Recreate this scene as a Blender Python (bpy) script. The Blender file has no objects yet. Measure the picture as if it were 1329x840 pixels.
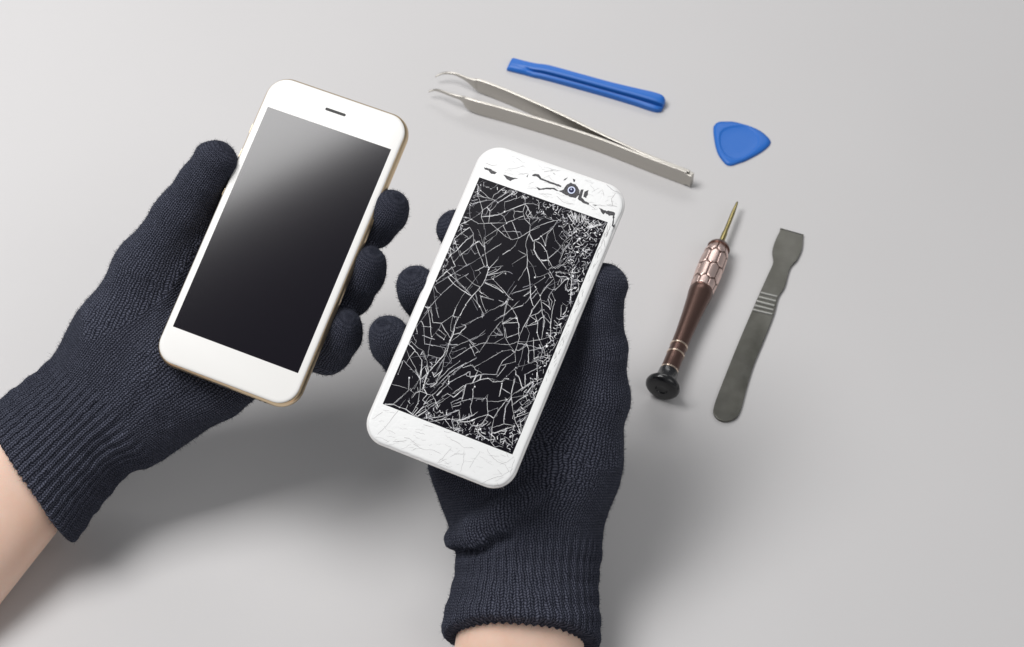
import bpy, math, random
import numpy as np
from mathutils import Vector, Matrix

# ------------------------------------------------------------------ camera, world, light
sc = bpy.context.scene
MM = 0.001
W, H = 1329.0, 840.0                  # picture frame the measurements were taken in
LENS = 60.0
F = W*LENS/36.0
PITCH = math.radians(52)
DIST = 850.0                          # mm, camera to table along the view axis
CAMLOC = np.array([0.0, -DIST*math.cos(PITCH), DIST*math.sin(PITCH)])
RC = np.array([[1, 0, 0],
               [0, math.sin(PITCH), -math.cos(PITCH)],
               [0, math.cos(PITCH),  math.sin(PITCH)]])

cam_data = bpy.data.cameras.new('camera')
cam = bpy.data.objects.new('camera', cam_data)
sc.collection.objects.link(cam)
cam_data.lens = LENS
cam_data.sensor_width = 36
cam_data.clip_start = 0.01
cam_data.clip_end = 50
cam.location = Vector(CAMLOC*MM)
cam.rotation_euler = (math.pi/2-PITCH, 0, 0)
cam_data.dof.use_dof = True
cam_data.dof.focus_distance = 0.715
cam_data.dof.aperture_fstop = 20
sc.camera = cam

world = bpy.data.worlds.new('World')
sc.world = world
world.use_nodes = True
bg = world.node_tree.nodes['Background']
bg.inputs[0].default_value = (0.93, 0.96, 1.0, 1)
bg.inputs[1].default_value = 0.215

def area(name, loc, target, sx, sy, power, color=(1, 1, 1), rot=None, spread=math.pi):
    l = bpy.data.lights.new(name, 'AREA')
    l.shape = 'RECTANGLE'; l.size = sx; l.size_y = sy
    l.energy = power; l.color = color; l.spread = spread
    o = bpy.data.objects.new(name, l)
    sc.collection.objects.link(o)
    o.location = loc
    if rot is not None:
        o.rotation_euler = rot
    else:
        o.rotation_euler = (Vector(target)-Vector(loc)).to_track_quat('-Z', 'Y').to_euler()
    return o
# one large softbox above and to the left (its edge is what the intact screen mirrors)
area('softbox', (-0.745, 0.155, 1.4), None, 0.90, 0.76, 24.0, (1.0, 0.99, 0.985), rot=(0, 0, math.radians(22)))

# a weaker panel behind the table and a faint added fill beside the camera
area('rear_panel', (0.15, 1.55, 1.15), (0, 0, 0), 1.3, 0.45, 6.5, (1.0, 0.99, 0.98))
area('front_fill', (0.95, -0.75, 1.25), (0.05, -0.05, 0), 1.0, 0.9, 3.6, (1.0, 0.975, 0.96))

sc.render.engine = 'CYCLES'
sc.cycles.max_bounces = 6
sc.cycles.use_denoising = True
sc.view_settings.view_transform = 'Standard'
sc.view_settings.look = 'None'
sc.view_settings.exposure = 0
sc.view_settings.gamma = 1

rnd = random.Random(7)
nrng = np.random.default_rng(7)

# ------------------------------------------------------------------ helpers
def c2w(p):
    """camera-frame millimetres -> world millimetres"""
    return np.asarray(p, float) @ RC.T + CAMLOC

def at(px, py, d):
    """point seen at pixel (px,py), d mm in front of the lens, in the camera frame"""
    return np.array([(px-W/2)/F*d, (H/2-py)/F*d, -d])

def T(px, py, h=0.0):
    """world point seen at pixel (px,py), h mm above the table"""
    d = RC @ np.array([(px-W/2)/F, (H/2-py)/F, -1.0])
    t = (h-CAMLOC[2])/d[2]
    return CAMLOC + d*t

def rod(r):
    r = np.array(r, float); t = np.linalg.norm(r); k = r/t
    K = np.array([[0, -k[2], k[1]], [k[2], 0, -k[0]], [-k[1], k[0], 0]])
    return np.eye(3)+math.sin(t)*K+(1-math.cos(t))*K@K

def mesh_obj(name, verts, faces, mat, parent=None, smooth=True, scale=MM, origin=(0, 0, 0), bevel=0, autosmooth=None):
    me = bpy.data.meshes.new(name)
    v = (np.asarray(verts, float)-np.asarray(origin, float))*scale
    me.from_pydata([tuple(x) for x in v], [], [tuple(f) for f in faces])
    me.update()
    if smooth:
        me.polygons.foreach_set('use_smooth', [True]*len(me.polygons))
        if autosmooth:
            me.set_sharp_from_angle(angle=math.radians(autosmooth))
    me.materials.append(mat)
    o = bpy.data.objects.new(name, me)
    sc.collection.objects.link(o)
    if parent is not None:
        o.parent = parent
    if bevel:
        b = o.modifiers.new('bevel', 'BEVEL'); b.width = bevel*MM; b.segments = 2
        b.limit_method = 'ANGLE'; b.angle_limit = math.radians(40)
    return o

def empty(name, loc_mm=(0, 0, 0), mat3=None):
    o = bpy.data.objects.new(name, None)
    sc.collection.objects.link(o)
    m = Matrix.Identity(4)
    if mat3 is not None:
        m = Matrix([list(r) for r in mat3]).to_4x4()
    m.translation = Vector(loc_mm)*MM
    o.matrix_world = m
    o.empty_display_size = 0.01
    return o

def tag(o, label, cat=None, group=None, kind=None):
    if label: o['label'] = label
    if cat: o['category'] = cat
    if group: o['group'] = group
    if kind: o['kind'] = kind
    return o

def catmull(pts, n=8, closed=False):
    pts = [np.array(p, float) for p in pts]
    out = []
    N = len(pts)
    rng = range(N if closed else N-1)
    for i in rng:
        p0 = pts[(i-1) % N] if (closed or i > 0) else pts[0]
        p1 = pts[i]; p2 = pts[(i+1) % N]
        p3 = pts[(i+2) % N] if (closed or i+2 < N) else pts[-1]
        for k in range(n):
            t = k/n
            out.append(0.5*((2*p1)+(-p0+p2)*t+(2*p0-5*p1+4*p2-p3)*t*t+(-p0+3*p1-3*p2+p3)*t**3))
    if not closed: out.append(pts[-1])
    return out

def prism(name, outline, z0, z1, mat, parent=None, bevel=0, origin=(0, 0, 0), smooth=False):
    """outline: list of xy (mm)"""
    n = len(outline)
    a = sum(outline[i][0]*outline[(i+1) % n][1]-outline[(i+1) % n][0]*outline[i][1] for i in range(n))
    if a < 0: outline = outline[::-1]
    v = [(p[0], p[1], z0) for p in outline]+[(p[0], p[1], z1) for p in outline]
    f = [tuple(range(n-1, -1, -1)), tuple(range(n, 2*n))]+[(i, (i+1) % n, n+(i+1) % n, n+i) for i in range(n)]
    return mesh_obj(name, v, f, mat, parent, smooth=smooth, origin=origin, bevel=bevel, autosmooth=40 if smooth else None)

def rrect(w, h, r, seg=10):
    out = []
    for cx, cy, a0 in ((w/2-r, h/2-r, 0), (-w/2+r, h/2-r, 90), (-w/2+r, -h/2+r, 180), (w/2-r, -h/2+r, 270)):
        for k in range(seg+1):
            a = math.radians(a0+90*k/seg)
            out.append((cx+r*math.cos(a), cy+r*math.sin(a)))
    return out

# ------------------------------------------------------------------ materials
def mat(name, color, rough=0.5, metal=0.0, spec=0.5, coat=0.0, coat_rough=0.03, sheen=0, sss=0, ior=1.5):
    m = bpy.data.materials.new(name); m.use_nodes = True
    b = m.node_tree.nodes['Principled BSDF']
    b.inputs['Base Color'].default_value = (*color, 1)
    b.inputs['Roughness'].default_value = rough
    b.inputs['Metallic'].default_value = metal
    b.inputs['Specular IOR Level'].default_value = spec
    b.inputs['IOR'].default_value = ior
    b.inputs['Coat Weight'].default_value = coat
    b.inputs['Coat Roughness'].default_value = coat_rough
    if sheen:
        b.inputs['Sheen Weight'].default_value = sheen
        b.inputs['Sheen Roughness'].default_value = 0.5
    if sss:
        b.inputs['Subsurface Weight'].default_value = sss
        b.inputs['Subsurface Radius'].default_value = (1, 0.35, 0.2)
        b.inputs['Subsurface Scale'].default_value = 0.004
    return m

class NT:
    """tiny node-tree builder"""
    def __init__(s, m):
        s.t = m.node_tree; s.b = s.t.nodes['Principled BSDF']
    def n(s, kind, **kw):
        x = s.t.nodes.new(kind)
        for k, v in kw.items(): setattr(x, k, v)
        return x
    def link(s, a, b): s.t.links.new(a, b)
    def math(s, op, a, b=None, c=None):
        x = s.n('ShaderNodeMath', operation=op)
        for i, v in enumerate((a, b, c)):
            if v is None: continue
            if isinstance(v, (int, float)): x.inputs[i].default_value = v
            else: s.link(v, x.inputs[i])
        return x.outputs[0]
    def noise(s, scale, detail=3, rough=0.5, vec=None, dist=0):
        x = s.n('ShaderNodeTexNoise'); x.inputs['Scale'].default_value = scale
        x.inputs['Detail'].default_value = detail; x.inputs['Roughness'].default_value = rough
        x.inputs['Distortion'].default_value = dist
        if vec is None:
            if not hasattr(s, 'tc'): s.tc = s.n('ShaderNodeTexCoord')
            vec = s.tc.outputs['Object']
        s.link(vec, x.inputs['Vector'])
        return x.outputs['Fac']
    def ramp(s, fac, stops):
        x = s.n('ShaderNodeValToRGB')
        while len(x.color_ramp.elements) < len(stops): x.color_ramp.elements.new(0.5)
        for e, (p, c) in zip(x.color_ramp.elements, stops):
            e.position = p; e.color = (*c, 1)
        s.link(fac, x.inputs[0]); return x.outputs[0]
    def bump(s, h, strength=1, dist=0.0002, prev=None):
        x = s.n('ShaderNodeBump'); x.inputs['Strength'].default_value = strength
        x.inputs['Distance'].default_value = dist
        s.link(h, x.inputs['Height'])
        if prev is not None: s.link(prev, x.inputs['Normal'])
        return x.outputs[0]

# table: pale grey matt board with very faint mottling
M_table = mat('pale_grey_board', (0.60, 0.585, 0.58), 0.62, spec=0.25)
nt = NT(M_table)
c = nt.ramp(nt.noise(3.0, 3), [(0.3, (0.578, 0.568, 0.567)), (0.7, (0.608, 0.598, 0.597))])
nt.link(c, nt.b.inputs['Base Color'])
nt.link(nt.bump(nt.noise(900, 4, 0.7), 0.25, 0.0001), nt.b.inputs['Normal'])

# phone materials
M_white = mat('white_glass', (0.86, 0.85, 0.825), 0.32, spec=0.4, coat=0.15, coat_rough=0.08)
M_gold = mat('champagne_aluminium', (0.74, 0.58, 0.38), 0.28, metal=0.95)
nt = NT(M_gold); nt.link(nt.bump(nt.noise(4000, 2), 0.1, 0.00005), nt.b.inputs['Normal'])
M_screen = mat('glossy_black_glass', (0.0020, 0.0006, 0.0046), 0.11, spec=0.54)
M_slot = mat('speaker_grille', (0.03, 0.03, 0.03), 0.6)
M_white2 = mat('cracked_white_glass', (0.86, 0.865, 0.86), 0.35, spec=0.5)
nt = NT(M_white2)
vo = nt.n('ShaderNodeTexVoronoi', feature='DISTANCE_TO_EDGE'); vo.inputs['Scale'].default_value = 330
wn = nt.n('ShaderNodeTexNoise'); wn.inputs['Scale'].default_value = 160; wn.inputs['Detail'].default_value = 3
mix = nt.n('ShaderNodeVectorMath', operation='MULTIPLY_ADD'); mix.inputs[1].default_value = (0.006, 0.006, 0.006)
tc = nt.n('ShaderNodeTexCoord'); nt.link(tc.outputs['Object'], wn.inputs['Vector'])
nt.link(wn.outputs['Color'], mix.inputs[0]); nt.link(tc.outputs['Object'], mix.inputs[2])
nt.link(mix.outputs[0], vo.inputs['Vector'])
hh = nt.math('MINIMUM', nt.math('MULTIPLY', vo.outputs['Distance'], 10), 1.0)
cell = nt.n('ShaderNodeTexVoronoi'); cell.inputs['Scale'].default_value = 330
nt.link(mix.outputs[0], cell.inputs['Vector'])
sepc = nt.n('ShaderNodeSeparateColor'); nt.link(cell.outputs['Color'], sepc.inputs[0])
hsum = nt.math('ADD', hh, nt.math('MULTIPLY', sepc.outputs[0], 0.5))
nt.link(nt.bump(hsum, 0.10, 0.0002), nt.b.inputs['Normal'])
M_whiterim = mat('white_plastic_rim', (0.86, 0.85, 0.84), 0.35, spec=0.5)
nt = NT(M_whiterim); nt.link(nt.bump(nt.noise(500, 4), 0.3, 0.0002), nt.b.inputs['Normal'])
M_screen2 = mat('shattered_black_glass', (0.0065, 0.0058, 0.0095), 0.25, spec=0.06)
M_crack = mat('white_crack_line', (0.92, 0.92, 0.93), 0.45, spec=0.5)
M_crack_mid = mat('pale_crack_line', (0.70, 0.70, 0.73), 0.45, spec=0.5)
M_crack_dim = mat('faint_crack_line', (0.36, 0.36, 0.40), 0.45, spec=0.5)  # three crack tones: uneven catching of light painted into the colour
M_greycrack = mat('hairline_crack', (0.44, 0.43, 0.43), 0.6)
M_flake = mat('bare_dark_frame', (0.075, 0.07, 0.078), 0.5)
nt = NT(M_flake)
nt.link(nt.ramp(nt.noise(1500, 3), [(0.5, (0.012, 0.011, 0.016)), (0.75, (0.12, 0.115, 0.12))]), nt.b.inputs['Base Color'])
M_lens = mat('lens_glass', (0.02, 0.025, 0.08), 0.08, spec=1.0, coat=1.0)
M_lensring = mat('lens_ring', (0.50, 0.54, 0.68), 0.4, metal=0.3)

# tools
M_blue = mat('blue_nylon', (0.018, 0.145, 0.54), 0.42, spec=0.4)
nt = NT(M_blue); nt.link(nt.bump(nt.noise(700, 3), 0.15, 0.0002), nt.b.inputs['Normal'])
M_steel = mat('satin_steel', (0.46, 0.44, 0.405), 0.3, metal=1.0)
nt = NT(M_steel)
mp = nt.n('ShaderNodeMapping'); mp.inputs['Scale'].default_value = (1, 1, 1)
nt.link(nt.bump(nt.noise(1200, 3, 0.6), 0.15, 0.0001), nt.b.inputs['Normal'])
M_darksteel = mat('olive_dark_steel', (0.22, 0.22, 0.185), 0.34, metal=1.0)
nt = NT(M_darksteel)
nt.link(nt.ramp(nt.noise(90, 3, 0.6), [(0.3, (0.13, 0.128, 0.112)), (0.75, (0.185, 0.182, 0.165))]), nt.b.inputs['Base Color'])
nt.link(nt.ramp(nt.noise(60, 3), [(0.3, (0.28,)*3), (0.7, (0.42,)*3)]), nt.b.inputs['Roughness'])
M_ridge = mat('bright_steel_edge', (0.62, 0.61, 0.57), 0.3, metal=1.0)
M_bronze = mat('brown_anodised_metal', (0.15, 0.09, 0.075), 0.33, metal=0.85)
M_knurl = mat('pale_copper_grip', (0.88, 0.68, 0.62), 0.38, metal=1.0)
M_goldring = mat('thin_copper_ring', (0.85, 0.68, 0.55), 0.25, metal=1.0)
M_black = mat('black_gloss_plastic', (0.012, 0.012, 0.014), 0.22, spec=0.6)
M_shank = mat('gold_tinted_shank', (0.36, 0.30, 0.13), 0.3, metal=1.0)

# knitted wool: V stitches laid out in millimetres along each finger
def knit_material(name, pitch_u, pitch_v, strength, rib=False):
    m = mat(name, (0.02, 0.024, 0.036), 0.9, spec=0.1, sheen=0.12)
    m.node_tree.nodes['Principled BSDF'].inputs['Sheen Tint'].default_value = (0.5, 0.6, 0.8, 1)
    nt = NT(m)
    uv = nt.n('ShaderNodeUVMap', uv_map='knit')
    sep = nt.n('ShaderNodeSeparateXYZ'); nt.link(uv.outputs[0], sep.inputs[0])
    wob = nt.math('MULTIPLY', nt.math('SUBTRACT', nt.noise(330, 3), 0.5), 0.8)
    u = nt.math('ADD', nt.math('MULTIPLY', sep.outputs[0], 1.0), wob)
    v = nt.math('ADD', nt.math('MULTIPLY', sep.outputs[1], 1/pitch_v), wob)
    x = nt.math('ABSOLUTE', nt.math('SUBTRACT', nt.math('MULTIPLY', nt.math('FRACT', u), 2), 1))   # 0 centre .. 1 gutter
    y = nt.math('FRACT', nt.math('SUBTRACT', v, nt.math('MULTIPLY', x, 0.75)))
    hy = nt.math('SINE', nt.math('MULTIPLY', y, math.pi))
    hx = nt.math('POWER', nt.math('SINE', nt.math('MULTIPLY', x, math.pi)), 0.5)
    h = nt.math('MULTIPLY', hx, nt.math('ADD', nt.math('MULTIPLY', hy, 0.6), 0.4))
    b1 = nt.bump(h, strength, 0.0013)
    fz = nt.noise(2600, 4, 0.75)
    b2 = nt.bump(fz, 0.75, 0.0004, b1)
    nt.link(b2, nt.b.inputs['Normal'])
    # yarn heather from fibre noise, plus painted shade: stitch gutters dark, ridges pale
    fac = nt.math('MULTIPLY', nt.math('ADD', nt.math('MULTIPLY', h, 0.65), nt.math('MULTIPLY', fz, 0.6)), 1.0)
    c = nt.ramp(fac, [(0.2, (0.0035, 0.0035, 0.0068)), (0.55, (0.020, 0.0215, 0.036)), (0.94, (0.135, 0.142, 0.190))])
    nt.link(c, nt.b.inputs['Base Color'])
    return m
M_knit = knit_material('navy_wool_knit', 1.25, 1.15, 1.0)
M_rib = knit_material('navy_ribbed_knit', 1.25, 1.15, 0.9)
M_skin = mat('fair_skin', (0.84, 0.59, 0.43), 0.48, spec=0.35, sss=0.25)
nt = NT(M_skin)
nt.link(nt.ramp(nt.noise(45, 4, 0.6), [(0.3, (0.82, 0.55, 0.42)), (0.7, (0.87, 0.63, 0.51))]), nt.b.inputs['Base Color'])
vv = nt.n('ShaderNodeTexVoronoi'); vv.inputs['Scale'].default_value = 1300
tcs = nt.n('ShaderNodeTexCoord'); nt.link(tcs.outputs['Object'], vv.inputs['Vector'])
nt.link(nt.bump(nt.math('ADD', vv.outputs['Distance'], nt.noise(300, 3)), 0.12, 0.0002), nt.b.inputs['Normal'])

# ------------------------------------------------------------------ the table
tb = mesh_obj('tabletop', [(-1500, -1200, 0), (1500, -1200, 0), (1500, 1800, 0), (-1500, 1800, 0),
                           (-1500, -1200, -25), (1500, -1200, -25), (1500, 1800, -25), (-1500, 1800, -25)],
              [(0, 1, 2, 3), (7, 6, 5, 4), (0, 4, 5, 1), (1, 5, 6, 2), (2, 6, 7, 3), (3, 7, 4, 0)], M_table, smooth=False)
tag(tb, 'smooth pale grey work surface under everything', kind='structure')

# ------------------------------------------------------------------ phones
POSE1 = (np.array([-0.20454, -0.136817, -0.359187]), np.array([-97.6923, 36.6862, -726.9015]))
POSE2 = (np.array([-0.210133, -0.198557, -0.372332]), np.array([-6.7830, 4.3959, -704.3101]))
SW, SH = 58.5, 104.1
PW, PH, PT = 67.0, 136.2, 7.1

def phone_root(name, pose):
    R3 = RC @ rod(pose[0])
    return empty(name, c2w(pose[1]), R3)

def ph(pose, px, py, z=0.0):
    """pixel -> phone-local xy on the plane z (mm)"""
    R3 = rod(pose[0]); n = R3[:, 2]
    d = np.array([(px-W/2)/F, (H/2-py)/F, -1.0])
    c = pose[1]+n*z
    p = d*(n@c)/(n@d)-pose[1]
    q = R3.T@p
    return np.array([q[0], q[1]])

def dense(P):
    out = []
    for i, a in enumerate(P):
        b = P[(i+1) % len(P)]; m = 24 if i % 13 == 12 else 1
        for k in range(m): out.append((a[0]+(b[0]-a[0])*k/m, a[1]+(b[1]-a[1])*k/m))
    return out

def loft_rrect(name, prof, w, h, r, matl, parent, capbot=True, captop=True):
    """prof: list of (inset, z)"""
    v, f = [], []
    n = None
    for ins, z in prof:
        ring = dense(rrect(w-2*ins, h-2*ins, max(r-ins, 0.3), 12))
        n = len(ring)
        v += [(x, y, z) for x, y in ring]
    for k in range(len(prof)-1):
        for i in range(n):
            j = (i+1) % n
            f.append((k*n+i, k*n+j, (k+1)*n+j, (k+1)*n+i))
    if capbot: f.append(tuple(range(n-1, -1, -1)))
    if captop: f.append(tuple(range((len(prof)-1)*n, len(prof)*n)))
    return mesh_obj(name, v, f, matl, parent, autosmooth=50)

def rim_profile(PT):
    p = []
    for k in range(9):      # rounded metal side
        a = math.pi*k/8
        p.append((2.6*(1-math.sin(a))*0.9 if True else 0, -PT+0.15+(PT-0.55)*(1-math.cos(a))/2))
    return p

def build_phone(pose, name, rim, glass, pt, gi, nick=0.0):
    root = phone_root(name, pose)
    loft_rrect('body', rim_profile(pt), PW, PH, 10.0, rim, root)
    gp = [(q+gi, z) for q, z in [(1.9, -1.3), (0.75, -0.85), (0.62, -0.6), (0.75, -0.32), (1.05, -0.13), (1.5, -0.03), (2.0, 0.0)]]
    gl = loft_rrect('front_glass', gp, PW, PH, 10.0, glass, root)
    if nick:        # chipped border: the two outer rings wander in and out
        n_ = len(gl.data.vertices)//len(gp)
        for k in range(n_):
            d = nick*abs(rnd.gauss(0, 1))
            for ring in (1, 2, 3, 4):
                v = gl.data.vertices[ring*n_+k].co
                v.x -= math.copysign(min(d, 0.5)*MM, v.x); v.y -= math.copysign(min(d, 0.5)*MM, v.y)
    return root

phone1 = build_phone(POSE1, 'smartphone', M_gold, M_white, 7.1, 0.55)
tag(phone1, 'intact gold-rimmed white smartphone with glossy black blank screen', 'smartphone', 'smartphones held in gloved hands')
def slab(name, w, h, r, z0, z1, m, parent, cx=0, cy=0, seg=4):
    v = [(x+cx, y+cy) for x, y in rrect(w, h, r, seg)]
    return prism(name, v, z0, z1, m, parent)
slab('screen', SW, SH, 0.15, -0.2, 0.035, M_screen, phone1)
# thin recessed line round the front glass is the rim itself; earpiece slot
e1 = ph(POSE1, 435.5, 145.5)
slot = slab('speaker_slot', 9.6, 1.25, 0.6, -0.2, 0.04, M_slot, phone1, e1[0], e1[1], 6)
# side buttons
def side_button(x, y, ln, parent, m):
    pts = rrect(2.3, ln, 1.1, 6)
    s = 1 if x > 0 else -1
    v = []
    for q, ins in ((0.0, 0), (0.2, 0), (0.3, 0.2)):
        for a, b in pts:
            v.append((x+s*q, y+b*(1-ins*2/ln), -3.5+a*(1-ins*0.8)))
    n = len(pts); f = []
    for k in range(2):
        for i in range(n):
            j = (i+1) % n
            f.append((k*n+i, k*n+j, (k+1)*n+j, (k+1)*n+i)[::s])
    f.append(tuple(range(2*n, 3*n))[::s])
    return mesh_obj('side_button', v, f, m, parent, autosmooth=40)
side_button(PW/2-0.35, 25, 15, phone1, M_gold)
side_button(-PW/2+0.35, 41, 6, phone1, M_gold)
side_button(-PW/2+0.35, 27, 10, phone1, M_gold)
side_button(-PW/2+0.35, 13, 10, phone1, M_gold)
# bottom edge: port and mic holes seen from a low angle
def edge_plate(name, w, hgt, x, parent):
    y = -PH/2-0.03
    pts = rrect(w, hgt, hgt/2-0.01, 6)
    v = [(x+a, y, -3.6+b) for a, b in pts]+[(x+a, y+0.6, -3.6+b) for a, b in pts]
    n = len(pts)
    f = [tuple(range(n)), tuple(range(2*n-1, n-1, -1))]+[(i, n+i, n+(i+1) % n, (i+1) % n) for i in range(n)]
    return mesh_obj(name, v, f, M_slot, parent, smooth=False)
edge_plate('charging_port', 8.5, 2.6, 0, phone1)
for hx in (-20, -17.6, -15.2, -12.8, 12.8, 15.2, 17.6, 20):
    edge_plate('speaker_hole', 1.3, 1.25, hx, phone1)

phone2 = build_phone(POSE2, 'smartphone', M_whiterim, M_white2, 2.7, 0.0, 0.13)
tag(phone2, 'broken white smartphone with shattered black screen and chipped top bezel', 'smartphone', 'smartphones held in gloved hands')
scr2 = slab('screen', SW, SH, 0.15, -0.2, 0.035, M_screen2, phone2)

# --- cracks: ribbons of split glass standing a few hundredths of a millimetre proud
class Ribbons:
    def __init__(s): s.v = []; s.f = []; s.m = []; s.tone = 0
    def line(s, pts, w, z=0.06, jag=0.12, step=0.9, taper=True):
        pts = [np.array(p, float) for p in pts]
        P = [pts[0]]
        for a, b in zip(pts[:-1], pts[1:]):
            L = np.linalg.norm(b-a); n = max(1, int(L/step))
            nrm = np.array([-(b-a)[1], (b-a)[0]])/(L+1e-9)
            for k in range(1, n+1):
                q = a+(b-a)*k/n
                if k < n: q = q+nrm*rnd.gauss(0, jag)
                P.append(q)
        N = len(P)
        if N < 2: return
        b0 = len(s.v); ph0 = rnd.random()*6.28
        for i, p in enumerate(P):
            d = P[min(i+1, N-1)]-P[max(i-1, 0)]
            d = d/(np.linalg.norm(d)+1e-9); nn = np.array([-d[1], d[0]])
            ww = w*(1+0.28*math.sin(i*0.55+ph0)+rnd.uniform(-.1, .1))
            if taper and (i == 0 or i == N-1): ww *= 0.7
            zz = z+0.05*ww
            s.v += [(*(p+nn*ww/2), z-0.03), (*(p+nn*ww*0.05), zz+0.03), (*(p-nn*ww/2), z-0.03)]
        for i in range(N-1):
            a = b0+3*i
            s.f += [(a, a+1, a+4, a+3), (a+1, a+2, a+5, a+4)]; s.m += [s.tone]*2
    def shard(s, c, r, z=0.06):
        n = rnd.randint(3, 5); b0 = len(s.v); a0 = rnd.random()*6.28
        for k in range(n):
            a = a0+6.283*k/n+rnd.uniform(-.4, .4); rr = r*rnd.uniform(.4, 1.3)
            s.v.append((c[0]+rr*math.cos(a), c[1]+rr*math.sin(a), z+rnd.uniform(0, .06)))
        s.f.append(tuple(range(b0, b0+n))); s.m.append(rnd.choice([0, 1, 1, 2]))
    def build(s, name, m, parent):
        return mesh_obj(name, s.v, s.f, m, parent, smooth=False)

def inside(p, m=0.0): return abs(p[0]) < SW/2-m and abs(p[1]) < SH/2-m

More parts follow.
